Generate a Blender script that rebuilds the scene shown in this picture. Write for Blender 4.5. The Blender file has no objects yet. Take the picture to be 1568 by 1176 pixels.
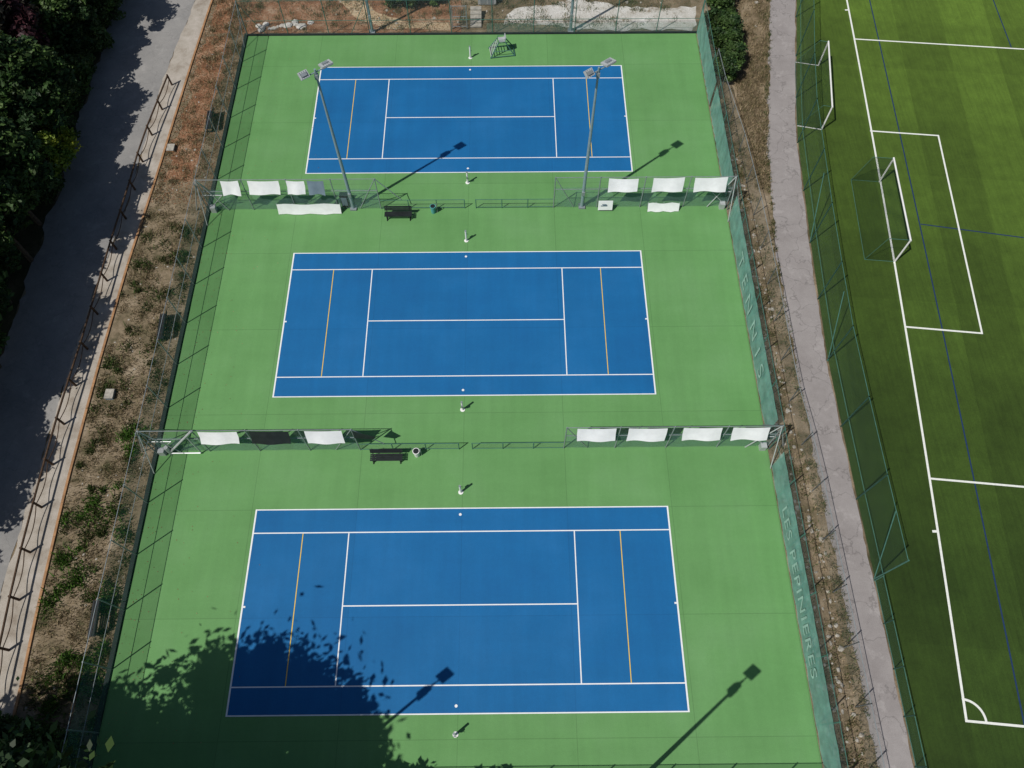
import bpy, math, random
import numpy as np
from mathutils import Vector, Matrix
random.seed(7); rng=np.random.default_rng(7)
scene=bpy.context.scene
scene.view_settings.view_transform='Standard'
scene.view_settings.look='None'
scene.view_settings.exposure=0
# ---------------------------------------------------------------- materials
class NT:
    def __init__(s,name):
        s.m=bpy.data.materials.new(name); s.m.use_nodes=True
        s.t=s.m.node_tree; s.b=s.t.nodes["Principled BSDF"]; s.o=s.t.nodes["Material Output"]
        s.g=s.t.nodes.new("ShaderNodeNewGeometry")
    def n(s,ty,**k):
        x=s.t.nodes.new(ty)
        for a,v in k.items(): setattr(x,a,v)
        return x
    def l(s,a,b): s.t.links.new(a,b)
    def pos(s,scale=(1,1,1),rot=0):
        mp=s.n("ShaderNodeMapping"); mp.inputs["Scale"].default_value=scale; mp.inputs["Rotation"].default_value=(0,0,rot)
        s.l(s.g.outputs["Position"],mp.inputs["Vector"]); return mp.outputs[0]
    def noise(s,scale,detail=6,rough=.6,vec=None,dist=0):
        x=s.n("ShaderNodeTexNoise"); x.inputs["Scale"].default_value=scale; x.inputs["Detail"].default_value=detail
        x.inputs["Roughness"].default_value=rough; x.inputs["Distortion"].default_value=dist
        s.l(vec if vec is not None else s.g.outputs["Position"],x.inputs["Vector"]); return x.outputs["Fac"]
    def ramp(s,fac,stops):
        r=s.n("ShaderNodeValToRGB"); e=r.color_ramp.elements
        while len(e)<len(stops): e.new(0.5)
        for i,(p,c) in enumerate(stops):
            e[i].position=p; e[i].color=(c,c,c,1) if isinstance(c,(int,float)) else (*c,1)
        s.l(fac,r.inputs[0]); return r.outputs[0]
    def mix(s,fac,a,b,mode='MIX'):
        x=s.n("ShaderNodeMix",data_type='RGBA',blend_type=mode)
        for sock,v in ((x.inputs[0],fac),(x.inputs[6],a),(x.inputs[7],b)):
            if isinstance(v,(int,float)): sock.default_value=v
            elif isinstance(v,tuple): sock.default_value=(*v,1)
            else: s.l(v,sock)
        return x.outputs[2]
    def math(s,op,a,b=None):
        x=s.n("ShaderNodeMath",operation=op)
        for i,v in enumerate((a,b)):
            if v is None: continue
            if isinstance(v,(int,float)): x.inputs[i].default_value=v
            else: s.l(v,x.inputs[i])
        return x.outputs[0]
    def bump(s,fac,strength=.3,dist=.02):
        x=s.n("ShaderNodeBump"); x.inputs["Strength"].default_value=strength; x.inputs["Distance"].default_value=dist
        s.l(fac,x.inputs["Height"]); s.l(x.outputs[0],s.b.inputs["Normal"])
    def done(s,col,rough=.8,spec=.3,metal=0):
        if isinstance(col,tuple): s.b.inputs["Base Color"].default_value=(*col,1)
        else: s.l(col,s.b.inputs["Base Color"])
        s.b.inputs["Roughness"].default_value=rough; s.b.inputs["Specular IOR Level"].default_value=spec
        s.b.inputs["Metallic"].default_value=metal
        return s.m
def simple(name,c,rough=.6,var=.25,scale=3,metal=0,spec=.3):
    t=NT(name); f=t.noise(scale)
    a=tuple(v*(1-var) for v in c); b=tuple(min(1,v*(1+var)) for v in c)
    return t.done(t.ramp(f,[(.3,a),(.7,b)]),rough,spec,metal)
def two(name,stops,scale,fine,rough=.9,bump=.4,spec=.2,fineamt=.35):
    t=NT(name); c=t.ramp(t.noise(scale,8,.65),stops)
    f=t.noise(fine,4,.7); c=t.mix(fineamt,c,t.ramp(f,[(.3,.15),(.7,.9)]),'OVERLAY')
    t.bump(f,bump,.04); return t.done(c,rough,spec)
def court_mat(name,base,dark,light,seam=.8,cx=0):
    t=NT(name)
    c=t.ramp(t.noise(.22,5,.6),[(.3,dark),(.5,base),(.72,light)])
    st=t.noise(1.0,4,.6,t.pos((1.6,.12,1)))
    c=t.mix(1.0,c,t.ramp(st,[(.3,.91),(.7,1.0)]),'MULTIPLY')
    st2=t.noise(1.0,3,.6,t.pos((.10,.9,1)))
    c=t.mix(1.0,c,t.ramp(st2,[(.3,.94),(.7,1.0)]),'MULTIPLY')
    f=t.noise(26,3,.7); c=t.mix(1.0,c,t.ramp(f,[(.3,.82),(.7,1.0)]),'MULTIPLY')
    g=t.noise(5,5,.75); c=t.mix(1.0,c,t.ramp(g,[(.3,.93),(.7,1.0)]),'MULTIPLY')
    blot=t.ramp(t.noise(1.3,7,.7),[(.60,0.),(.72,.5)])
    c=t.mix(blot,c,tuple(v*.86 for v in base))
    sc=t.ramp(t.noise(1,5,.7,t.pos((1.2,6,1),.5)),[(.68,0.),(.75,.35)])
    c=t.mix(sc,c,tuple(v*.72 for v in base))
    mp=t.n("ShaderNodeMapping"); mp.inputs["Location"].default_value=(60.5,60.5+.6,0); t.l(t.g.outputs["Position"],mp.inputs[0])
    br=t.n("ShaderNodeTexBrick",offset=0.0); br.inputs["Scale"].default_value=1; br.inputs["Brick Width"].default_value=6.05
    br.inputs["Row Height"].default_value=6.05; br.inputs["Mortar Size"].default_value=.022; br.inputs["Mortar Smooth"].default_value=.3
    br.inputs["Color1"].default_value=(1,1,1,1); br.inputs["Color2"].default_value=(.95,.955,.95,1); br.inputs["Mortar"].default_value=(seam,seam,seam,1)
    t.l(mp.outputs[0],br.inputs["Vector"])
    c=t.mix(1.0,c,br.outputs["Color"],'MULTIPLY')
    t.bump(f,.15,.01)
    return t.done(c,.75,.3)
M={}
M['green']=court_mat("court_green",(.158,.372,.128),(.140,.342,.112),(.178,.392,.150),.76)
M['blue']=court_mat("court_blue",(.0070,.158,.420),(.0065,.143,.395),(.014,.176,.455),.84)
M['line']=simple("line_white",(.80,.82,.84),.6,.06)
M['yline']=simple("line_yellow",(.74,.52,.08),.6,.1)
M['steel']=simple("galvanised_steel",(.30,.34,.36),.45,.15,metal=.3)
M['pole']=simple("pole_paint",(.27,.36,.40),.4,.1,metal=.2)
M['lamp']=simple("floodlight_housing",(.48,.51,.52),.4,.1,metal=.2)
M['teal_steel']=simple("green_steel",(.06,.16,.13),.5,.2)
M['white']=simple("white_paint",(.80,.80,.80),.45,.05)
M['banner']=simple("white_banner",(.84,.86,.88),.6,.07,2.2)
M['greyban']=simple("grey_banner",(.16,.22,.27),.6,.2,1.2)
M['black']=simple("black_plastic",(.018,.022,.025),.5,.3)
M['kerbdark']=simple("dark_kerb",(.018,.03,.03),.8,.3)
M['teal']=simple("teal_plastic",(.10,.38,.38),.5,.2)
M['wood']=simple("dark_wood",(.075,.045,.028),.8,.4,5)
M['bark']=simple("bark",(.09,.065,.045),.9,.4,6)
M['glass']=simple("floodlight_glass",(.45,.5,.55),.15,.1)
M['fieldline']=simple("field_white",(.78,.80,.76),.7,.1,8)
M['fieldblue']=simple("field_blue",(.012,.035,.10),.7,.2,8)
def asphalt(name,lo,hi,crack=.35,warm=(1,1,1)):
    t=NT(name); c=t.ramp(t.noise(.35,8,.7),[(.3,lo),(.7,hi)])
    f=t.noise(30,3,.8); c=t.mix(.3,c,t.ramp(f,[(.3,.2),(.7,.8)]),'OVERLAY')
    v=t.n("ShaderNodeTexVoronoi",feature='DISTANCE_TO_EDGE'); v.inputs["Scale"].default_value=.45
    mp=t.n("ShaderNodeVectorMath",operation='ADD'); 
    nz=t.n("ShaderNodeTexNoise"); nz.inputs["Scale"].default_value=.9; nz.inputs["Detail"].default_value=6; t.l(t.g.outputs["Position"],nz.inputs["Vector"])
    sc=t.n("ShaderNodeVectorMath",operation='SCALE'); sc.inputs["Scale"].default_value=2.5; t.l(nz.outputs["Color"],sc.inputs[0])
    t.l(t.g.outputs["Position"],mp.inputs[0]); t.l(sc.outputs[0],mp.inputs[1]); t.l(mp.outputs[0],v.inputs["Vector"])
    ck=t.ramp(v.outputs["Distance"],[(.0,crack),(.022,0.)])
    c=t.mix(ck,c,tuple(x*.35 for x in lo))
    pt=t.ramp(t.noise(.9,6,.7),[(.56,0.),(.64,.45)]); c=t.mix(pt,c,tuple(min(1,x*1.18) for x in hi))
    dk_=t.ramp(t.noise(2.2,7,.75),[(.60,0.),(.70,.5)]); c=t.mix(dk_,c,tuple(x*.72 for x in lo))
    t.bump(f,.3,.01); return t.done(c,.9,.2)
M['road']=asphalt("road_asphalt",(.215,.213,.213),(.305,.298,.29),.2)
M['path']=asphalt("path_asphalt",(.245,.225,.222),(.34,.318,.315),.45)
M['walk']=two("sandy_pavement",[(.3,(.26,.22,.18)),(.5,(.38,.345,.30)),(.7,(.46,.42,.38))],.9,25,bump=.3)
M['ochre']=simple("ochre_kerb",(.36,.20,.10),.8,.3,2)
M['ground']=two("ground_soil",[(.32,(.05,.055,.022)),(.45,(.13,.10,.06)),(.58,(.22,.17,.11)),(.72,(.33,.27,.19))],.5,12)
M['strip']=two("dry_verge",[(.30,(.05,.06,.022)),(.40,(.12,.10,.06)),(.52,(.21,.165,.11)),(.68,(.31,.255,.185))],.7,14)
M['under']=two("dark_soil",[(.3,(.02,.03,.01)),(.55,(.05,.05,.025)),(.75,(.12,.10,.06))],.6,12)  # naturally dark soil and green ground cover below the trees
M['rust']=two("leaf_litter",[(.3,(.09,.05,.03)),(.46,(.22,.11,.06)),(.58,(.31,.19,.12)),(.72,(.38,.31,.23))],.8,14)
M['sand']=two("sand_path",[(.3,(.36,.26,.15)),(.6,(.50,.39,.26)),(.75,(.58,.50,.38))],.8,16,fineamt=.2)
M['gravel']=two("white_gravel",[(.34,(.22,.17,.12)),(.43,(.48,.46,.42)),(.7,(.70,.69,.67))],.8,10,fineamt=.3)
M['stone']=simple("pale_stone",(.36,.34,.30),.9,.35,4)
# turf
t=NT("artificial_turf")
c=t.ramp(t.noise(.12,5,.55),[(.3,(.027,.056,.008)),(.7,(.038,.074,.011))])
sep=t.n("ShaderNodeSeparateXYZ"); t.l(t.pos((1,1,1),math.radians(5.2)),sep.inputs[0])
x=sep.outputs[0]
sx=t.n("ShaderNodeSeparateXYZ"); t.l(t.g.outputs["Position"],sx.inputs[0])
sheen=t.n("ShaderNodeMapRange"); sheen.inputs[1].default_value=28; sheen.inputs[2].default_value=95
t.l(t.math('ADD',sx.outputs[0],sx.outputs[1]),sheen.inputs[0])
c=t.mix(sheen.outputs[0],c,(.108,.185,.024))  # turf sheen painted into the base colour, brighter towards the far right
s1=t.math('FRACT',t.math('MULTIPLY',x,1/7.6)); band=t.ramp(s1,[(.0,.80),(.49,.80),(.51,1.0),(1.,1.0)])
c=t.mix(1.0,c,band,'MULTIPLY')
s2=t.math('FRACT',t.math('MULTIPLY',sep.outputs[1],1/11.0)); band2=t.ramp(s2,[(.0,.90),(.48,.90),(.52,1.0),(1.,1.0)])
c=t.mix(1.0,c,band2,'MULTIPLY')
st=t.noise(1,4,.7,t.pos((6,.25,1),math.radians(5.2))); c=t.mix(.25,c,t.ramp(st,[(.3,.2),(.7,.8)]),'OVERLAY')
st3=t.noise(.8,6,.7); c=t.mix(.30,c,t.ramp(st3,[(.3,.2),(.7,.8)]),'OVERLAY')
f=t.noise(22,4,.8); c=t.mix(.40,c,t.ramp(f,[(.3,.15),(.7,.85)]),'OVERLAY'); t.bump(f,.6,.03)
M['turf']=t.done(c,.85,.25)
def netmat(name,c,pitch,w,rough=.5):
    t=NT(name); s=t.n("ShaderNodeSeparateXYZ"); t.l(t.g.outputs["Position"],s.inputs[0])
    u=t.math('ADD',s.outputs[0],s.outputs[1])
    a=t.math('FRACT',t.math('MULTIPLY',t.math('ADD',u,s.outputs[2]),1/pitch))
    b=t.math('FRACT',t.math('MULTIPLY',t.math('SUBTRACT',u,s.outputs[2]),1/pitch))
    al=t.math('MAXIMUM',t.math('LESS_THAN',a,w),t.math('LESS_THAN',b,w))
    t.l(al,t.b.inputs["Alpha"]); return t.done(c,rough,.3)
def fabric(name,c,alpha):
    t=NT(name); f=t.noise(1.2,4,.6); r=t.ramp(f,[(.3,tuple(v*.75 for v in c)),(.7,tuple(min(1,v*1.2) for v in c))])
    t.l(t.math('ADD',t.math('MULTIPLY',f,.16),alpha-.08),t.b.inputs["Alpha"])
    return t.done(r,.8,.15)
M['chain']=netmat("chain_link",(.22,.27,.25),.085,.06)
M['gnet']=netmat("ball_net",(.04,.10,.06),.12,.13)
M['goalnet']=netmat("goal_net",(.02,.05,.025),.12,.12)
M['mesh_dark']=fabric("windbreak_dark",(.07,.17,.13),.32)
M['mesh_light']=fabric("windbreak_light",(.16,.34,.30),.30)
M['mesh_teal']=fabric("windbreak_teal",(.21,.45,.39),.66)
M['letter']=simple("banner_letters",(.34,.52,.47),.7,.2)
def leafmat(name):
    t=NT(name); a=t.n("ShaderNodeAttribute",attribute_name="Col")
    t.b.inputs["Roughness"].default_value=.55; t.b.inputs["Specular IOR Level"].default_value=.3
    t.l(a.outputs["Color"],t.b.inputs["Base Color"])
    tr=t.n("ShaderNodeBsdfTranslucent"); t.l(a.outputs["Color"],tr.inputs[0])
    mx=t.n("ShaderNodeMixShader"); mx.inputs[0].default_value=.25
    t.l(t.b.outputs[0],mx.inputs[1]); t.l(tr.outputs[0],mx.inputs[2]); t.l(mx.outputs[0],t.o.inputs["Surface"]); return t.m
M['leaf']=leafmat("foliage")
# ---------------------------------------------------------------- mesh builder
class MB:
    def __init__(s): s.v=[];s.f=[];s.mi=[];s.mats=[]
    def m(s,k):
        if k not in s.mats: s.mats.append(k)
        return s.mats.index(k)
    def add(s,vs,fs,k):
        o=len(s.v); s.v+= [tuple(v) for v in vs]; i=s.m(k)
        for f in fs: s.f.append(tuple(a+o for a in f)); s.mi.append(i)
    def box(s,c,size,k,rot=None,bev=0):
        hx,hy,hz=[a/2 for a in size]
        vs=[Vector((x*hx,y*hy,z*hz)) for x in(-1,1) for y in(-1,1) for z in(-1,1)]
        if rot is not None: vs=[rot@v for v in vs]
        vs=[v+Vector(c) for v in vs]
        s.add(vs,[(0,1,3,2),(4,6,7,5),(0,4,5,1),(2,3,7,6),(0,2,6,4),(1,5,7,3)],k)
    def tube(s,a,b,r,k,r2=None,n=8):
        a=Vector(a);b=Vector(b);r2=r if r2 is None else r2; d=(b-a).normalized()
        u=d.cross(Vector((0,0,1))) if abs(d.z)<.95 else d.cross(Vector((1,0,0))); u.normalize(); w=d.cross(u)
        vs=[]
        for p,rr in((a,r),(b,r2)):
            for i in range(n):
                an=2*math.pi*i/n; vs.append(p+u*math.cos(an)*rr+w*math.sin(an)*rr)
        fs=[(i,(i+1)%n,n+(i+1)%n,n+i) for i in range(n)]+[tuple(range(n-1,-1,-1)),tuple(range(n,2*n))]
        s.add(vs,fs,k)
    def quad(s,p,k): s.add(p,[(0,1,2,3)],k)
    def rect(s,x0,y0,x1,y1,z,k): s.quad([(x0,y0,z),(x1,y0,z),(x1,y1,z),(x0,y1,z)],k)
    def poly(s,pts,z,k): s.add([(x,y,z) for x,y in pts],[tuple(range(len(pts)))],k)
    def strip(s,L,Rr,z,k):
        n=len(L); vs=[(x,y,z) for x,y in L]+[(x,y,z) for x,y in Rr]
        s.add(vs,[(i,i+1,n+i+1,n+i) for i in range(n-1)],k)
    def seg(s,a,b,w,z,k):
        a=Vector(a);b=Vector(b);d=(b-a).normalized();q=Vector((-d.y,d.x))*w/2
        s.quad([(*(a-q),z),(*(b-q),z),(*(b+q),z),(*(a+q),z)],k)
    def obj(s,name,smooth=False,loc=(0,0,0),parent=None):
        me=bpy.data.meshes.new(name); me.from_pydata(s.v,[],s.f)
        for k in s.mats: me.materials.append(M[k])
        me.polygons.foreach_set("material_index",s.mi)
        if smooth: me.polygons.foreach_set("use_smooth",[True]*len(s.f))
        me.update(); o=bpy.data.objects.new(name,me); scene.collection.objects.link(o); o.location=loc
        if parent: o.parent=parent
        return o
def wob(pts,amp,step=.5,seed=0):
    r=random.Random(seed); out=[]; ph=[r.uniform(0,6.28) for _ in range(4)]
    acc=0
    for (a,b) in zip(pts[:-1],pts[1:]):
        L=math.dist(a,b); n=max(1,int(L/step))
        for i in range(n):
            t=i/n; acc+=L/n
            w=amp*(math.sin(acc*.7+ph[0])*.4+math.sin(acc*1.9+ph[1])*.3+r.uniform(-.45,.45))
            dx,dy=(b[0]-a[0])/L,(b[1]-a[1])/L
            out.append((a[0]+(b[0]-a[0])*t-dy*w,a[1]+(b[1]-a[1])*t+dx*w))
    out.append(pts[-1]); return out
# ---------------------------------------------------------------- ground
b=MB(); b.rect(-600,-600,600,600,-.06,'ground'); b.obj("ground")
def interp(pts):
    ya=[q[1] for q in pts]; xa=[q[0] for q in pts]; o=np.argsort(ya); ya=np.array(ya)[o]; xa=np.array(xa)[o]
    def f(y):
        y0=np.interp(y,ya,xa); y1=np.interp(y-1.2,ya,xa); y2=np.interp(y+1.2,ya,xa)
        if y>ya[-1]: 
            return xa[-1]+(y-ya[-1])*(xa[-1]-xa[-2])/(ya[-1]-ya[-2])
        return (y0+y1+y2)/3
    return f
roadR=interp([(-23.0,52),(-23.2,49.7),(-24.1,40.5),(-24.2,27.0),(-24.9,18.9),(-25.05,9.7),(-25.2,1.2),(-25.2,-30)])
roadL=interp([(-29.6,52),(-29.7,49.8),(-29.4,27.0),(-29.6,13.2),(-29.8,-30)])
kerb=interp([(-21.6,52),(-21.8,49.7),(-22.2,41.2),(-22.6,30.5),(-23.0,22.5),(-23.15,15.0),(-23.15,6.8),(-22.9,-.9),(-22.7,-4.2),(-22.6,-30)])
rail=interp([(-22.9,46),(-23.2,40.5),(-23.9,33.0),(-23.9,28.4),(-24.05,25.3),(-24.1,20.4),(-24.15,15.7),(-24.3,12.3),(-24.3,7.4),(-24.2,2.2),(-23.75,-4.2),(-23.6,-30)])
pathL=interp([(26.2,56),(24.9,49.3),(22,32.6),(21.05,22.6),(20.9,11.8),(21,-8.1),(21,-30)])
pathR=interp([(28.4,56),(27.0,49.3),(24.4,34.6),(23.47,23.7),(22.9,15.0),(22.81,6.8),(22.8,.7),(22.77,-6.8),(22.77,-30)])
f2x=interp([(18.95,44),(19.15,38),(19.8,32.7),(20.05,26.6),(20.1,19.5),(20.0,12.3),(20.35,8.4),(20.45,-2),(20.5,-30)])
def ribbon(name,fl,fr,z,k,al=0,ar=0,seed=1,step=.5):
    Y=np.arange(-30,70,step); r=random.Random(seed)
    L=[(fl(y)+al*(math.sin(y*1.3+seed)*.4+r.uniform(-.6,.6)),y) for y in Y]; Rr=[(fr(y)+ar*(math.sin(y*1.7+seed)*.4+r.uniform(-.6,.6)),y) for y in Y]
    bb=MB(); bb.strip(Rr,L,z,k); return bb.obj(name)
ribbon("road",roadL,roadR,-.040,'road',.35,.12,1)
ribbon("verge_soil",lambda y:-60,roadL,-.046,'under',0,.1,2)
ribbon("pavement",roadR,kerb,-.036,'walk',.10,0,3)
ribbon("dry_verge",kerb,lambda y:-18.2,-.032,'strip',0,0,4)
ribbon("embankment_ground",lambda y:18.2,pathL,-.036,'strip',0,.0,5)
ribbon("footpath",pathL,pathR,-.028,'path',.16,.05,6)
b=MB()
for y in np.arange(-30,62,1.0):
    x0,x1=kerb(y),kerb(y+.985)
    b.add([(x0-.07,y,-.1),(x0+.07,y,-.1),(x1+.07,y+.985,-.1),(x1-.07,y+.985,-.1),(x0-.07,y,.06),(x0+.07,y,.06),(x1+.07,y+.985,.06),(x1-.07,y+.985,.06)],
          [(4,5,6,7),(0,1,5,4),(1,2,6,5),(2,3,7,6),(3,0,4,7)],'ochre')
b.obj("kerb")
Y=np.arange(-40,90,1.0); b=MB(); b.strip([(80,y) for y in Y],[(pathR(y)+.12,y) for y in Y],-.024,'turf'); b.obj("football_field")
gp=np.polyfit([49.22,44.46,34.51,17.40,7.0,-6.0],[31.26,31.02,30.08,28.49,27.44,25.97],2); gl=lambda y:float(np.polyval(gp,y))
bp=np.polyfit([49.2,44.44,34.49,17.14,6.9,-4.69],[33.15,32.95,32.24,30.84,29.95,29.05],2); bl=lambda y:float(np.polyval(bp,y))
b=MB(); z=-.018
def curve(f,y0,y1,w,k,z):
    Y=np.linspace(y0,y1,40)
    for a,c in zip(Y[:-1],Y[1:]): b.quad([(f(a)-w/2,a,z),(f(a)+w/2,a,z),(f(c)+w/2,c,z),(f(c)-w/2,c,z)],k)
curve(bl,-9,70,.085,'fieldblue',-.0205)
b.seg((31.6,25.72),(50,22.4),.085,-.0198,'fieldblue'); b.seg((44.4,70),(43.35,43.4),.085,-.0198,'fieldblue')
curve(gl,-6.0,70,.13,'fieldline',z)
zz=z+.003
for a,c in [((31.0,44.5),(47.4,42.9)),((27.42,7.02),(42.8,5.4)),((30.0,34.5),(34.99,33.98)),((28.45,17.4),(33.34,16.86)),((25.9,-6.02),(60,-9.4))]: b.seg(a,c,.12,zz,'fieldline')
b.seg((35.0,34.04),(33.34,16.80),.12,zz+.002,'fieldline')
b.seg((47.4,42.97),(42.8,5.35),.12,zz+.002,'fieldline')
b.seg((27.12,3.85),(27.02-.25,3.85),.14,zz,'fieldline'); b.seg((30.9,48.0),(31.2,48.0),.14,zz,'fieldline')
cx,cy=25.97,-6.0
for i in range(12):
    a0=math.radians(-6+i*7.8);a1=math.radians(-6+(i+1)*7.8); b.quad([(cx+.94*math.cos(a0),cy+.94*math.sin(a0),zz+.004),(cx+1.06*math.cos(a0),cy+1.06*math.sin(a0),zz+.004),(cx+1.06*math.cos(a1),cy+1.06*math.sin(a1),zz+.004),(cx+.94*math.cos(a1),cy+.94*math.sin(a1),zz+.004)],'fieldline')
b.obj("field_markings")
# tennis slab
b=MB(); b.rect(-18.15,-9.2,18.2,45.25,0,'green')
for q in [((-18.15,-9.2),(18.2,-9.2)),((18.2,-9.2),(18.2,45.25)),((18.2,45.25),(-18.15,45.25)),((-18.15,45.25),(-18.15,-9.2))]:
    (x0,y0),(x1,y1)=q; b.quad([(x0,y0,-.2),(x1,y1,-.2),(x1,y1,0),(x0,y0,0)],'green')
b.obj("court_surround")
for n,cy in enumerate([0,18.1355,36.1446]):
    b=MB(); L=11.885;W=5.485;S=4.115;V=6.4; z=.010
    b.rect(-L-.0,-W,L,W,.004,'blue')
    def ln(x0,y0,x1,y1,k='line',z=.010): b.rect(x0,y0,x1,y1,z,k)
    w=.09;h=.065
    ln(-L,-W,-L+w,W);ln(L-w,-W,L,W)
    ln(-L+w,W-h,L-w,W);ln(-L+w,-W,L-w,-W+h)
    ln(-L+w,S-h,L-w,S);ln(-L+w,-S,L-w,-S+h)
    ln(-V-h/2,-S+h,-V+h/2,S-h);ln(V-h/2,-S+h,V+h/2,S-h)
    ln(-V+h/2,-h/2,V-h/2,h/2)
    ln(-L+w,-.05,-L+w+.12,.05);ln(L-w-.12,-.05,L-w,.05)
    for sx in(-1,1): ln(sx*9.0-.025,-S+h,sx*9.0+.025,S-h,'yline')
    for sy in(-1,1):
        vs=[(-.1+.08*math.cos(i*math.pi/6),sy*5.08+.08*math.sin(i*math.pi/6),.013) for i in range(12)]; b.add(vs,[tuple(range(12))],'line')
    b.obj("tennis_court",loc=(0,cy,0))
    for sy in(-1,1):
        p=MB(); p.tube((0,0,0),(0,0,.02),.15,'white',n=12); p.tube((0,0,.02),(0,0,1.07),.06,'white',n=10); p.tube((0,0,1.07),(0,0,1.10),.065,'steel',n=10)
        p.box((.0,.09*sy,.62),(.10,.08,.26),'steel'); p.tube((0,.13*sy,.62),(.16,.13*sy,.55),.012,'black')
        p.obj("net_post",loc=(-.1,cy+sy*6.42,0))
b=MB(); b.box((-18.30,18,.03),(.24,54.9,.18),'kerbdark'); b.obj("edge_kerb")
b=MB(); b.box((0,45.34,.03),(36.6,.14,.16),'kerbdark'); b.obj("edge_kerb")
# ---------------------------------------------------------------- fences
def fence(name,P,h,sp,net,rails=(1,),r=.035,post='steel',braces=True,net0=.03,extra=None,rr=.02,netoff=(0,0)):
    b=MB(); P=[Vector((x,y)) for x,y in P]
    for a,c in zip(P[:-1],P[1:]):
        L=(c-a).length; n=max(1,round(L/sp))
        for i in range(n+1):
            q=a+(c-a)*i/n; b.tube((q.x,q.y,-.1),(q.x,q.y,h+.05),r,post)
        for k in rails:
            b.tube((a.x,a.y,h*k),(c.x,c.y,h*k),rr,post,n=6)
        if net:
            ox,oy=netoff; b.quad([(a.x+ox,a.y+oy,net0),(c.x+ox,c.y+oy,net0),(c.x+ox,c.y+oy,h),(a.x+ox,a.y+oy,h)],net)
        if braces:
            d=(c-a).normalized()
            for e,s in((a,1),(c,-1)):
                q=e+d*s*1.5; b.tube((e.x,e.y,h*.93),(q.x,q.y,.05),.025,post,n=6)
    if extra: extra(b)
    return b.obj(name)
H=3.05
def add_screen(b,x0,y0,x1,y1,z0,z1,k,n=24,amp=.04):
    d=Vector((x1-x0,y1-y0)); nn=Vector((-d.y,d.x)).normalized()
    vs=[];
    for i in range(n+1):
        q=Vector((x0,y0))+d*i/n; o=nn*amp*math.sin(i*1.7)*.5
        vs+=[(q.x+o.x,q.y+o.y,z0),(q.x-o.x*.3,q.y-o.y*.3,z1+.02*math.cos(i*2.1))]
    b.add(vs,[(2*i,2*i+2,2*i+3,2*i+1) for i in range(n)],k)
fence("perimeter_fence",[(-18.2,-9.2),(-18.2,45.3)],H,3.03,None,(1,.5),extra=lambda b:add_screen(b,-18.14,-9.2,-18.14,45.25,.06,2.95,'mesh_dark',60))
fence("perimeter_fence",[(18.28,-9.2),(18.28,45.3)],H,3.03,'chain',(1,.5),post='teal_steel')
fence("perimeter_fence",[(-18.2,45.4),(-8.3,45.4)],H,3.3,'chain',(1,.42),post='teal_steel')
fence("perimeter_fence",[(-8.3,45.4),(18.28,45.4)],H,3.3,'chain',(1,.42),post='teal_steel',braces=False,extra=lambda b:add_screen(b,1.2,45.47,18.2,45.47,.06,.9,'mesh_light',30))
fence("perimeter_fence",[(-18.2,-9.25),(18.28,-9.25)],H,3.03,None,(1,.5),extra=lambda b:add_screen(b,-18.1,-9.18,18.2,-9.18,.06,2.9,'mesh_dark',50))
b=MB()
for (a,c) in [(45.1,37.0),(36.6,28.0),(26.3,9.8),(7.8,-9.0)]:
    add_screen(b,18.20,a,18.20,c,.15,2.45,'mesh_teal',40,.05)
wb=b.obj("windbreak_banner")
def text(s,y,size,sp,z=.75,par=None):
    cu=bpy.data.curves.new("lettering","FONT"); cu.body=s; cu.size=size; cu.space_character=sp; cu.offset=.0
    ob=bpy.data.objects.new("tmp",cu); scene.collection.objects.link(ob); bpy.context.view_layer.update()
    me=bpy.data.meshes.new_from_object(ob.evaluated_get(bpy.context.evaluated_depsgraph_get())); bpy.data.objects.remove(ob)
    me.materials.clear(); me.materials.append(M['letter']); o=bpy.data.objects.new("lettering",me); scene.collection.objects.link(o)
    o.matrix_world=Matrix(((0,0,-1,18.12),(-1,0,0,y),(0,1,0,z),(0,0,0,1)))
    o.parent=par; return o
text("TENNIS",22.2,1.6,1.9,.75,wb)
text("LES PEPINIERES",5.0,1.2,1.15,.85,wb)
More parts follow.
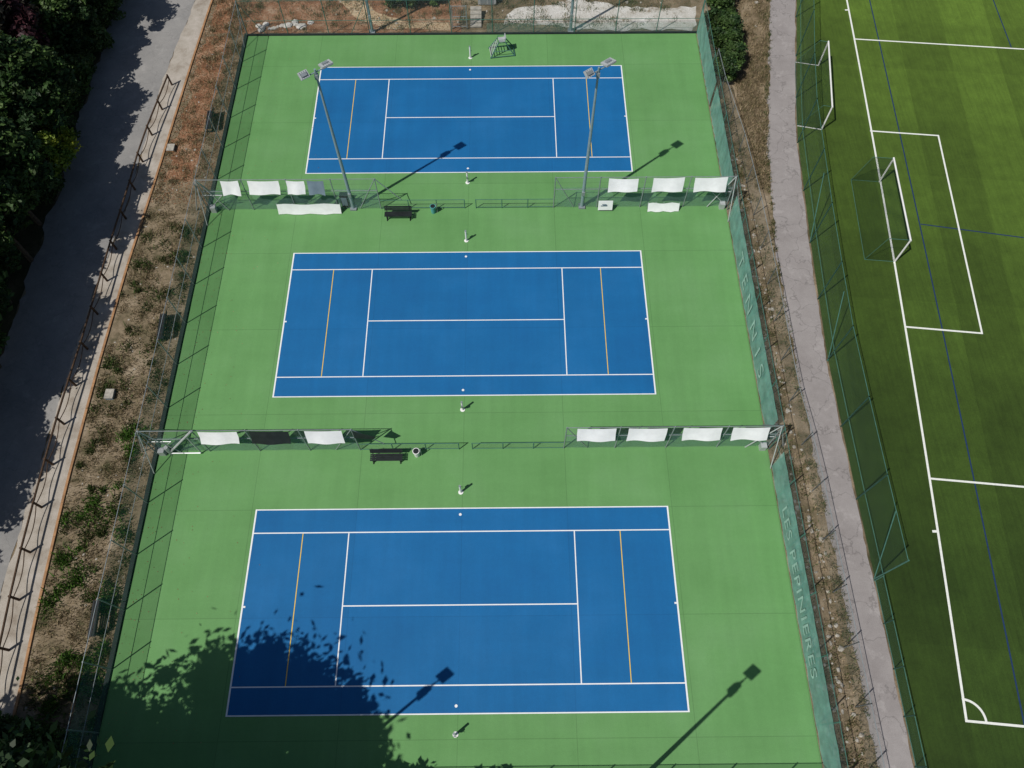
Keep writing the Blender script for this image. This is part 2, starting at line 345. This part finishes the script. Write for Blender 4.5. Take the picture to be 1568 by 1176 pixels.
def division(y,panels):
    b=MB()
    for (x0,x1) in [(-18.1,-6.15),(6.0,18.2)]:
        n=4
        for i in range(n+1):
            x=x0+(x1-x0)*i/n; b.tube((x,y,0),(x,y,H+.05),.035,'steel')
        for zc in (H,H*.62): b.tube((x0,y,zc),(x1,y,zc),.022,'steel',n=6)
        b.quad([(x0,y,.03),(x1,y,.03),(x1,y,H),(x0,y,H)],'chain')
        add_screen(b,x0,y+.03,x1,y+.03,.05,2.05,'mesh_light',24)
    b.tube((-6.15,y,H),(-4.6,y,.95),.028,'steel'); b.tube((-6.15,y,H),(-7.6,y,.1),.028,'steel')
    b.tube((6.0,y,H),(7.4,y,.1),.028,'steel')
    for (x0,x1) in [(-6.15,-.25),(.55,6.0)]:
        n=3
        for i in range(n+1):
            x=x0+(x1-x0)*i/n; b.tube((x,y,0),(x,y,.92),.03,'teal_steel')
        for zc in (.9,.1): b.tube((x0,y,zc),(x1,y,zc),.022,'teal_steel',n=6)
        b.quad([(x0,y,.1),(x1,y,.1),(x1,y,.9),(x0,y,.9)],'chain')
    for sx in(-1,1):
        xx=18.15*sx
        b.tube((xx,y,H),(xx-1.3*sx,y-.05,.05),.035,'lamp'); b.tube((xx,y,H),(xx,y-1.4,.05),.03,'lamp'); b.tube((xx,y,H),(xx,y+1.4,.05),.03,'steel')
        b.tube((xx,y,H),(xx+1.0*sx,y,.0),.035,'lamp'); b.tube((xx,y,H*.5),(xx-1.3*sx,y,H*.5),.03,'lamp'); b.tube((xx-1.3*sx,y,H*.5),(xx,y,.1),.025,'lamp')
        b.box((xx-.3*sx,y-.1,.25),(.35,.35,.5),'lamp')
    f=b.obj("division_fence")
    for x0,x1,k in panels:
        p=MB(); n=10; vs=[]; j1,j2,j3=[random.uniform(-.07,.07) for _ in range(3)]
        for i in range(n+1):
            t=i/n; x=x0+(x1-x0)*t; o=.05*math.sin(t*7+x0*2)
            vs+=[(x+j1,y-.42+o,2.0+j2*t+.06*math.sin(t*math.pi)),(x,y-.2+o*.5,2.5),(x,y-.05,3.0+j3*t-.06*math.sin(t*math.pi))]
        p.add(vs,[f_ for i in range(n) for f_ in((3*i,3*i+3,3*i+4,3*i+1),(3*i+1,3*i+4,3*i+5,3*i+2))],k)
        p.obj("banner",parent=f,smooth=True)
    return f
division(27.4,[(-16.5,-15.3,'banner'),(-14.7,-12.6,'banner'),(-12.1,-10.9,'banner'),(-10.7,-9.6,'greyban'),(9.6,11.6,'banner'),(12.6,14.7,'banner'),(15.4,17.6,'banner')])
fd=division(9.12,[(-14.8,-12.6,'banner'),(-11.9,-9.7,'black'),(-8.8,-6.7,'banner'),(6.6,8.8,'banner'),(9.5,11.7,'banner'),(12.6,14.8,'banner'),(15.4,17.5,'banner')])
b=MB(); b.add([(-6.1,9.05,2.95),(-6.1,8.95,2.2),(-5.1,9.05,1.75),(-4.9,9.1,2.0)],[(0,1,2,3)],'black'); b.obj("torn_banner",parent=fd)
b=MB(); b.tube((-17.4,9.0,.2),(-15.0,9.0,3.3),.07,'lamp'); b.tube((-17.4,9.0,.0),(-17.4,9.0,.9),.12,'lamp'); b.tube((-17.4,8.95,.15),(-15.6,8.95,.15),.05,'lamp'); b.tube((-15.6,9.0,.1),(-15.6,9.0,2.5),.04,'lamp'); b.obj("fence_strut")
def lowban(x0,x1,y,h,k='banner'):
    b=MB(); n=8; vs=[]
    for i in range(n+1):
        x=x0+(x1-x0)*i/n; o=.05*math.sin(i*1.9)
        vs+=[(x,y-.22+o,.04),(x,y-.06-o*.5,h*.5),(x,y+.03,h+.06*math.sin(i*1.3))]
    b.add(vs,[f_ for i in range(n) for f_ in((3*i,3*i+3,3*i+4,3*i+1),(3*i+1,3*i+4,3*i+5,3*i+2))],k)
    for i in range(5):
        x=x0+(x1-x0)*i/4; b.tube((x,y+.08,0),(x,y+.08,h+.05),.02,'steel')
    b.obj("low_banner",smooth=True)
lowban(-13.3,-8.9,27.15,.8); lowban(12.6,14.8,27.15,.65)
b=MB(); b.box((0,0,.55),(1.0,.05,.75),'banner',Matrix.Rotation(math.radians(-14),3,'X'))
for i in range(3): b.box((-.1,-.045-.035*(1-i)*-1,.37+.18*i),(.6-.15*i,.012,.07),'greyban',Matrix.Rotation(math.radians(-14),3,'X'))
b.tube((-.4,.1,0),(-.4,.1,.9),.025,'steel'); b.tube((.4,.1,0),(.4,.1,.9),.025,'steel'); b.obj("notice_board",loc=(9.6,27.1,0))
b=MB(); b.box((0,0,.7),(.5,.35,1.1),'black'); b.box((0,0,1.28),(.56,.41,.06),'black'); b.box((0,-.18,.75),(.38,.02,.8),'greyban'); b.tube((0,0,0),(0,0,.2),.05,'steel'); b.obj("electrical_cabinet",loc=(-8.6,27.6,0))
# floodlight masts
def mast(x,y):
    b=MB(); b.box((0,0,.06),(.45,.45,.12),'steel')
    b.tube((0,0,.1),(0,0,6),.125,'pole',.10,12); b.tube((0,0,6),(0,0,12.0),.10,'pole',.06,12)
    d=Vector((.80,.60,0)); q=Vector((-d.y,d.x,0))
    b.tube(-d*.95+Vector((0,0,11.8)),d*.95+Vector((0,0,11.8)),.035,'pole')
    for s in(-1,1):
        R=Matrix(((d.x,q.x,0),(d.y,q.y,0),(0,0,1)))@Matrix.Rotation(math.radians(-14 if s>0 else 38),3,'X')
        c=d*s*.72+Vector((0,0,11.98)); k=1.2 if s>0 else .95
        b.box(c,(.60*k,.46*k,.10),'lamp',R); b.box(c+R@Vector((0,0,-.07)),(.54*k,.40*k,.04),'glass',R)
        b.box(c+R@Vector((0,.0,.09)),(.34,.20,.08),'steel',R)
        for i in range(4): b.box(c+R@Vector((-.2+.13*i,0,.065)),(.02,.42*k,.03),'steel',R)
        for e in(-.30,.30): b.tube(d*s*.72+d*e*.8+Vector((0,0,11.8)),c+d*e*.8,.018,'steel',n=6)
    b.box((.0,-.12,1.5),(.2,.12,.35),'steel'); b.box((0,0,11.5),(.2,.24,.3),'steel')
    b.obj("floodlight_mast",loc=(x,y,0))
for y in(27.45,45.6,-9.4):
    for x in(-8.1,8.0): mast(x,y)
def bench(x,y,rot=0,L=1.9):
    b=MB()
    for i in range(4): b.box((0,-.17+i*.115,.45),(L,.09,.03),'black')
    for i in range(3): b.box((0,.27+i*.03,.58+i*.13),(L,.03,.10),'black',Matrix.Rotation(math.radians(-12),3,'X'))
    for s in(-1,1):
        X=s*(L/2-.15); b.box((X,-.15,.215),(.05,.05,.43),'black'); b.box((X,.22,.215),(.05,.05,.43),'black'); b.box((X,.02,.41),(.05,.45,.045),'black')
        b.tube((X,.22,.42),(X,.36,.93),.025,'black'); b.box((X,.0,.03),(.06,.5,.04),'black')
    o=b.obj("bench",loc=(x,y,0)); o.rotation_euler=(0,0,rot)
bench(-4.85,26.55);bench(-4.5,8.45)
for y in(35.6,17.6,-.6): bench(-19.5,y,math.radians(-86),1.9)
def bin_(x,y,k):
    b=MB(); b.tube((0,0,.0),(0,0,.62),.15,k,.19,14); b.tube((0,0,.62),(0,0,.66),.21,k,.21,14); b.tube((0,0,.661),(0,0,.67),.17,'black',.17,14); b.tube((.27,0,0),(.27,0,.9),.025,'steel')
    b.tube((.2,0,.5),(.27,0,.5),.02,'steel')
    b.obj("waste_bin",loc=(x,y,0))
bin_(-2.45,27.05,'teal');bin_(-2.75,8.75,'white')
# umpire chair
b=MB()
for sx in(-1,1):
    for sy in(-1,1): b.tube((sx*.6,sy*.85,0),(sx*.28,sy*.22,1.55),.04,'teal_steel')
    b.tube((sx*.6,-.85,.12),(sx*.6,.85,.12),.035,'teal_steel'); b.tube((sx*.47,-.6,.65),(sx*.47,.6,.65),.03,'teal_steel')
for i in range(6):
    t=.1+i*.15; b.tube((-(.6-.32*t),-(.85-.63*t),1.55*t),((.6-.32*t),-(.85-.63*t),1.55*t),.03,'lamp')
b.tube((-.6,.85,.12),(.6,.85,.12),.035,'teal_steel')
b.box((0,0,1.58),(.55,.45,.05),'lamp'); b.box((0,.24,1.85),(.55,.04,.4),'lamp',Matrix.Rotation(math.radians(-8),3,'X'))
for sx in(-1,1): b.tube((sx*.28,.22,1.82),(sx*.28,-.22,1.82),.02,'teal_steel'); b.tube((sx*.28,-.22,1.6),(sx*.28,-.22,1.82),.02,'teal_steel')
o=b.obj("umpire_chair",loc=(2.4,43.2,0)); o.rotation_euler=(0,0,math.radians(-82)); o.scale=(1,1.15,.75)
# ---------------------------------------------------------------- goals
def goal(name,A,B,h,dx,roof=.7):
    b=MB(); A=Vector((*A,0));B=Vector((*B,0));D=Vector((*dx,0)); U=Vector((0,0,h))
    b.tube(A,A+U,.06,'white');b.tube(B,B+U,.06,'white');b.tube(A+U-(B-A).normalized()*.06,B+U+(B-A).normalized()*.06,.06,'white')
    g='white' if roof<.5 else 'teal_steel'; r2=.035 if roof<.5 else .018
    b.tube(A,A+D,r2,g);b.tube(B,B+D,r2,g);b.tube(A+D,B+D,.016,'teal_steel')
    At=A+U+D*roof;Bt=B+U+D*roof
    for s,t_ in((A,At),(B,Bt)): b.tube(s+U,t_,.016,'teal_steel')
    for q,w in((At,A+D),(Bt,B+D)): b.tube(q,w,.014,'teal_steel')
    b.quad([tuple(v) for v in(A+D+Vector((0,0,.03)),B+D+Vector((0,0,.03)),Bt,At)],'goalnet')
    b.quad([tuple(v) for v in(A+U,B+U,Bt,At)],'goalnet')
    b.quad([tuple(v) for v in(A,A+D,At,A+U)],'goalnet'); b.quad([tuple(v) for v in(B,B+D,Bt,B+U)],'goalnet')
    o=b.obj(name); o.location.z=-.02
goal("football_goal",(29.58,29.57),(29.03,22.55),2.35,(-2.0,.2),.7)
goal("training_goal",(27.44,41.49),(26.38,34.67),2.2,(-1.75,.4),.35)
Pt=[(pathR(y)+.05,y) for y in np.arange(1.2,62,4.6)]
fence("ball_stop_fence",Pt,4.1,4.6,'gnet',(1,.28),post='teal_steel',r=.04,rr=.02,braces=False)
Pl=[(pathR(y)+.05,y) for y in np.arange(-15,1.3,2.3)]
fence("field_fence",Pl,1.15,2.3,'gnet',(1,.1),post='teal_steel',r=.03,braces=False)
b=MB()
for y in(1.2,14.9,24.2): 
    x=pathR(y)+.05; b.tube((x,y,0),(x+.02,y+2.6,4.0),.03,'teal_steel'); 
b.obj("fence_brace")
P=[(f2x(y),y) for y in np.arange(-14,44,2.9)]
fence("path_fence",P,1.9,2.9,'chain',(1,),post='steel',r=.03,braces=False)
b=MB(); Y=np.arange(-12.6,42,2.62)
for i,y in enumerate(Y):
    x=rail(y); b.tube((x,y,-.1),(x,y,.95),.075,'wood',.07,8)
    if i<len(Y)-1:
        y2=Y[i+1];x2=rail(y2); b.tube((x+.0,y,.86),(x2,y2,.86),.06,'wood'); 
        pr=None
        for j in range(9):
            t=j/8; q=(x+(x2-x)*t,y+(y2-y)*t,.55-.28*math.sin(math.pi*t))
            if pr: b.tube(pr,q,.028,'wood',n=5)
            pr=q
b.obj("timber_guard_rail")
# ---------------------------------------------------------------- top area ground details
def blob(name,pts,z,k,amp=.3,seed=0):
    b=MB(); P=wob(pts+[pts[0]],amp,.4,seed)[:-1]; b.poly(P,z,k); b.obj(name)
blob("dirt_ground",[(-21.3,45.6),(-1,45.6),(-1,56),(-21.3,56)],-.026,'rust',.25,3)
blob("dirt_ground",[(-22.0,30),(-20.2,30),(-19.2,45.3),(-21.6,45.3)],-.026,'rust',.4,4)
blob("sand_path",[(-12.4,56),(-11.6,50),(-9.5,47.4),(-6.9,46.0),(-1.8,45.9),(-1.9,46.7),(-5.5,46.9),(-8.0,48.2),(-9.6,50),(-10.0,56)],-.020,'sand',.15,5)
blob("gravel_path",[(2.6,46.7),(9,45.9),(17.9,45.55),(18.6,48.4),(12,48.6),(8.5,49.6),(3.4,48.4)],-.020,'gravel',.3,6)
blob("verge_ground",[(20.3,30),(21.2,30),(23.6,43),(24.6,49),(26,56),(21,56),(20.6,45)],-.031,'ground',.2,7)
def rock(b,x,y,s,k='stone'):
    n=7; vs=[];ax=[random.uniform(.6,1.2) for _ in range(3)]
    for j,(zz,rr) in enumerate(((0,.9),(.35,1),(.65,.6))):
        for i in range(n):
            a=2*math.pi*i/n; r=s*rr*random.uniform(.75,1.15); vs.append((x+r*ax[0]*math.cos(a),y+r*ax[1]*math.sin(a),-.05+zz*s*ax[2]))
    fs=[(j*n+i,j*n+(i+1)%n,(j+1)*n+(i+1)%n,(j+1)*n+i) for j in range(2) for i in range(n)]+[tuple(range(2*n,3*n))]
    b.add(vs,fs,k)
b=MB()
for i in range(14): rock(b,-17.5+i*.32+random.uniform(-.1,.1),46.2+random.uniform(-.25,.4)+.03*i,random.uniform(.24,.42),'gravel')
b.obj("stone_row")
b=MB()
for i in range(260):
    y=random.uniform(-8,33); x=random.uniform(18.9,f2x(y)+.1); rock(b,x,y,random.uniform(.05,.16))
for i in range(70):
    y=random.uniform(-8,12); rock(b,18.75+random.uniform(-.15,.3),y,random.uniform(.1,.22))
b.obj("embankment_stones")
b=MB()
for i in range(160): 
    y=random.uniform(-8,48); rock(b,random.uniform(kerb(y)+.3,-18.6),y,random.uniform(.03,.10))
for i in range(80): rock(b,random.uniform(-20,24),random.uniform(45.8,50),random.uniform(.05,.16))
b.obj("scattered_stones")
def ubox(x,y,s,k='greyban'):
    b=MB(); b.box((0,0,.15*s),(.6*s,.75*s,.3*s),k); b.box((0,0,.31*s),(.66*s,.81*s,.05),'stone'); b.box((.31*s,0,.15*s),(.01,.5*s,.2*s),'steel'); b.obj("utility_box",loc=(x,y,-.03))
ubox(-22.0,33.1,.8,'ochre'); ubox(-21.9,12.9,.8,'greyban')
b=MB()
for x in(-1.6,-.4): b.tube((x,46.0,0),(x,46.0,2.1),.04,'steel')
for zc in(.2,1.1,2.05): b.tube((-1.6,46,zc),(-.4,46,zc),.025,'steel')
for i in range(8): b.tube((-1.5+i*.145,46,.2),(-1.5+i*.145,46,2.05),.012,'steel',n=5)
b.obj("metal_gate")
b=MB()
for i in range(5): b.box((.3,46.3+i*.36,.05+i*.06),(.9,.38,.10+i*.12),'stone')
b.obj("concrete_steps")
b=MB(); b.box((0,0,.45),(1.5,.7,.8),'lamp'); b.box((0,0,.88),(1.6,.8,.06),'greyban'); b.box((-.3,-.36,.45),(.5,.02,.6),'steel'); b.box((.3,-.36,.45),(.5,.02,.6),'steel'); b.obj("storage_locker",loc=(1.2,49.2,0))
# ---------------------------------------------------------------- foliage
def leafcloud(centers,radii,n,size,cols,flat=.75,gauss=False):
    k=len(centers); R_=np.array(radii); w=R_**2/np.sum(R_**2); idx=rng.choice(k,n,p=w) if gauss else rng.integers(0,k,n)
    c=np.array(centers)[idx]; r=R_[idx][:,None]
    d=rng.normal(size=(n,3)); d/=np.linalg.norm(d,axis=1)[:,None]; rad=rng.random((n,1))**.45
    if gauss: rad=np.abs(rng.normal(size=(n,1)))*.72
    p=c+d*r*rad*np.array([1,1,flat])
    a=rng.normal(size=(n,3)); a[:,2]*=.45; a/=np.linalg.norm(a,axis=1)[:,None]
    q=np.cross(a,rng.normal(size=(n,3))); q/=np.linalg.norm(q,axis=1)[:,None]
    s=size*rng.uniform(.55,1.3,(n,1)); a*=s; q*=s*.55
    V=np.stack([p-a,p+q,p+a,p-q],1).reshape(-1,3)
    cols=np.array(cols); cb=cols[rng.integers(0,len(cols),k)][idx]; cb=cb*rng.uniform(.6,1.45,(n,1))
    C=np.repeat(cb,4,0); return V,C
def foliage_mesh(name,V,C,trunk=None):
    n=len(V)//4; tv=trunk.v if trunk else []; tf=trunk.f if trunk else []
    verts=np.vstack([V,np.array(tv).reshape(-1,3)]) if tv else V
    faces=[(4*i,4*i+1,4*i+2,4*i+3) for i in range(n)]+[tuple(a+len(V) for a in f) for f in tf]
    me=bpy.data.meshes.new(name); me.from_pydata(verts.tolist(),[],faces)
    me.materials.append(M['leaf']); me.materials.append(M['bark'])
    me.polygons.foreach_set("material_index",[0]*n+[1]*len(tf))
    at=me.color_attributes.new("Col",'FLOAT_COLOR','POINT')
    cc=np.ones((len(verts),4)); cc[:len(C),:3]=C; at.data.foreach_set("color",cc.ravel())
    return me
def tree_mesh(name,h,cr,n,cols,size=.2,low=.3,k=34,cmul=1,core=.55):
    t=MB(); t.tube((0,0,-.2),(0.1,0,h*.35),.035*h*.6,'bark',.02*h*.6,9); t.tube((.1,0,h*.35),(0,.1,h*.8),.02*h*.6,'bark',.04,8)
    cs=[];rs=[]
    for i in range(k):
        a=random.uniform(0,6.28); zz=random.uniform(low,1)*h; prof=math.sin(math.pi*min(1,max(.12,(zz/h-low)/(1-low)*.82+.15)))
        r=cr*prof*random.uniform(.35,1.0); c=(r*math.cos(a),r*math.sin(a),zz*.93); cs.append(c); rs.append(cr*random.uniform(.2,.42)*cmul)
        if i<14 or h>15: t.tube((0.05,.0,h*random.uniform(.25,.6)),c,.05+.004*h,'bark',.02,5)
    cs.append((0,0,h*.6));rs.append(cr*core)
    V,C=leafcloud(cs,rs,n,size,cols,gauss=h>15); return foliage_mesh(name,V,C,t)
def place(me,name,x,y,s=1,rot=None,z=-.04,sz=None):
    o=bpy.data.objects.new(name,me); scene.collection.objects.link(o); o.location=(x,y,z)
    o.rotation_euler=(0,0,random.uniform(0,6.28) if rot is None else rot); o.scale=(s,s,sz or s); return o
dk=[(.024,.054,.016),(.038,.080,.02),(.058,.105,.028),(.030,.066,.022)]
md=[(.05,.10,.025),(.08,.14,.035),(.06,.10,.03)]
pl=[(.042,.016,.022),(.06,.022,.028),(.03,.028,.02)]
yl=[(.26,.30,.03),(.18,.25,.03),(.12,.20,.03)]
T=[tree_mesh("tree_a",8,3.2,9000,dk,k=48,cmul=.85),tree_mesh("tree_b",7,2.9,8000,dk+md,k=48,cmul=.85),tree_mesh("tree_c",9,3.4,10000,dk,k=48,cmul=.85)]
TP=tree_mesh("tree_plum",7,2.8,7000,pl)
BIG=tree_mesh("tree_big",19,6.2,30000,dk,.26,.38,k=90,cmul=.66,core=.55)
for i,y in enumerate(np.arange(-14,60,3.5)):
    sc=random.uniform(.85,1.05)*(1.22 if 10<y<27 else 1)
    if not 36.5<y<41: place(T[i%3],"broadleaf_tree",-31.2+random.uniform(-.5,.6)-(.5 if 28<y<34 else 0),y+random.uniform(-.7,.7),sc)
    q=(random.uniform(-1,1),random.uniform(.9,1.15))
    if y>14: place(T[(i+1)%3],"broadleaf_tree",-36.8+q[0],y+1.8,q[1])
for y in(12.6,16.2,19.8,23.2,26.3): place(T[(int(y))%3],"broadleaf_tree",-29.9+random.uniform(-.3,.3),y,random.uniform(.85,1.0),sz=1.12)
for x,y,s in((-32.2,38.6,1.1),(-34.5,41.0,1.2)): place(TP,"plum_tree",x,y,s,sz=s*1.1)
SH=[tree_mesh("shrub_a",2.6,1.7,3500,yl,.15,.1),tree_mesh("shrub_b",2.4,1.5,3200,md,.14,.1),tree_mesh("hedge_c",3.0,1.6,4500,dk+md,.14,.1)]
place(SH[0],"yellow_shrub",-28.9,30.4,1.1,z=1.0); place(SH[0],"yellow_shrub",-29.3,32.3,.9,z=1.0)
for y in(29,34,37,39.5,41,44,47,49.5): place(SH[1],"green_shrub",-30.0+random.uniform(-.4,.3),y,random.uniform(.8,1.2))
for y in np.arange(40.2,54,1.25): place(SH[2],"hedge_shrub",19.9+random.uniform(-.25,.4)+(y-40)*.03,y,random.uniform(.65,.9))
for x,y,s in((-6.2,49.2,.8),(-4.8,49.6,.9),(-3.3,49.3,.7),(13,50.5,.8)): place(SH[2],"green_shrub",x,y,s)
for x,y,s in((-20.4,-8.0,1.0),(-18.9,-8.6,.9),(-22.2,-7.6,.9),(-21.2,-6.3,.6),(-19.5,-6.9,.5),(-23.0,-6.2,.6)): place(SH[2],"green_shrub",x,y,s)
place(BIG,"plane_tree",-18.5,-11.5,.90,.4)
place(BIG,"plane_tree",-25.4,-13.4,.85,2.2)
place(BIG,"plane_tree",-14.3,-14.0,.88,3.9)
place(BIG,"plane_tree",-20.5,-16.5,.9,5.0)
for x,y,s in((-5.6,-12.1,1.0),(-2.2,-12.4,1.0),(-8.5,-12.2,1.0),(1.0,-12.8,1.0)): place(T[1],"broadleaf_tree",x,y,s)
def grass(name,pts,h,cols,w=.02):
    n=len(pts); pts=np.array(pts); a=rng.uniform(0,6.28,n); hh=h*rng.uniform(.4,1.3,n); lean=rng.normal(size=(n,2))*.5
    dx=np.stack([np.cos(a)*w,np.sin(a)*w,np.zeros(n)],1); base=np.column_stack([pts,np.full(n,-.04)])
    top=base+np.column_stack([lean*hh[:,None],hh]); 
    V=np.stack([base-dx,base+dx,top+dx*.3,top-dx*.3],1).reshape(-1,3)
    cols=np.array(cols); c=cols[rng.integers(0,len(cols),n)]*rng.uniform(.6,1.4,(n,1)); C=np.repeat(c,4,0)
    me=foliage_mesh(name,V,C); o=bpy.data.objects.new(name,me); scene.collection.objects.link(o)
def clumps(nc,per,xf,y0,y1,sd=.25):
    out=[]
    for _ in range(nc):
        y=random.uniform(y0,y1); lo,hi=xf(y); x=random.uniform(lo,hi); m=int(per*random.uniform(.3,1.6)); q=rng.normal(size=(m,2))*sd*random.uniform(.5,1.5)+[x,y]
        out+= [p for p in q.tolist() if lo-.0<p[0]<hi+.0]
    return out
dry=[(.40,.32,.20),(.32,.25,.15),(.25,.19,.12),(.16,.13,.07),(.14,.14,.06)]
gr=[(.05,.09,.02),(.07,.12,.03),(.04,.06,.02),(.12,.12,.05)]
L1=lambda y:(kerb(y)+.15,-18.45)
grass("dry_grass",clumps(900,45,L1,-9,50),.17,dry)
grass("green_weeds",clumps(130,80,L1,-9,26,.2),.2,gr,.035)
grass("green_weeds",clumps(40,160,L1,-9,12,.3),.25,[(.06,.14,.02),(.09,.18,.03)],.04)
L2=lambda y:(18.5,f2x(y)+.6)
grass("dry_grass",clumps(420,35,L2,-9,40),.2,dry+gr[:2])
L3=lambda y:(20.5,pathL(y)-.05)
grass("dry_grass",clumps(350,40,L3,29,52),.2,dry)
grass("path_edge_grass",clumps(260,25,lambda y:(pathL(y)-.35,pathL(y)+.1),-9,50,.12),.14,gr+dry[:2])
grass("verge_weeds",clumps(260,40,lambda y:(-20,17),45.9,50),.2,dry+gr)
n=5000; yy=rng.uniform(28,50,n); xx=rng.uniform(0,1,n); xs=np.array([kerb(a)+.1 for a in yy]); P=np.column_stack([xs+xx*(-18.5-xs),yy,np.full(n,-.02)])
n2=4000; P=np.vstack([P,np.column_stack([rng.uniform(-21,-2,n2),rng.uniform(45.6,50.5,n2),np.full(n2,-.01)])])
n3=500; P=np.vstack([P,np.column_stack([-18.1+rng.exponential(1.6,n3),rng.uniform(-7,45,n3),np.full(n3,.012)])]); n=len(P)
a=rng.normal(size=(n,3)); a[:,2]*=.2; a/=np.linalg.norm(a,axis=1)[:,None]; q=np.cross(a,[0,0,1]); s=rng.uniform(.03,.07,(n,1)); s[-n3:]*=.6
V=np.stack([P-a*s,P+q*s*.6,P+a*s+[0,0,.02],P-q*s*.6],1).reshape(-1,3)
cc=np.array([(.34,.15,.07),(.26,.12,.06),(.40,.26,.15),(.18,.10,.05)])[rng.integers(0,4,n)]; me=foliage_mesh("fallen_leaves",V,np.repeat(cc,4,0)); o=bpy.data.objects.new("fallen_leaves",me); scene.collection.objects.link(o)
# ---------------------------------------------------------------- light
sd=Vector((-6.7,-5.3,11.8)).normalized(); el=math.asin(sd.z); az=math.atan2(sd.x,sd.y)
w=bpy.data.worlds.new("World"); scene.world=w; w.use_nodes=True
sk=w.node_tree.nodes.new("ShaderNodeTexSky"); sk.sky_type='NISHITA'; sk.sun_disc=False; sk.sun_elevation=el; sk.sun_rotation=az%(2*math.pi)
bg=w.node_tree.nodes["Background"]; w.node_tree.links.new(sk.outputs[0],bg.inputs[0]); bg.inputs[1].default_value=.05
sl=bpy.data.lights.new("sun","SUN"); sl.energy=3.7; sl.angle=math.radians(.5); sl.color=(1,.955,.88)
so=bpy.data.objects.new("sun",sl); scene.collection.objects.link(so); so.rotation_euler=(-sd).to_track_quat('-Z','Y').to_euler(); so.location=(-40,-40,80)
# ---------------------------------------------------------------- camera
cd=bpy.data.cameras.new("camera"); co=bpy.data.objects.new("camera",cd); scene.collection.objects.link(co)
co.location=(2.7292,-8.1063,42.5855); co.rotation_euler=(.4687,-.0004,-.0093)
cd.sensor_width=36; cd.lens=36*1171.4089/1568; cd.clip_end=3000; scene.camera=co
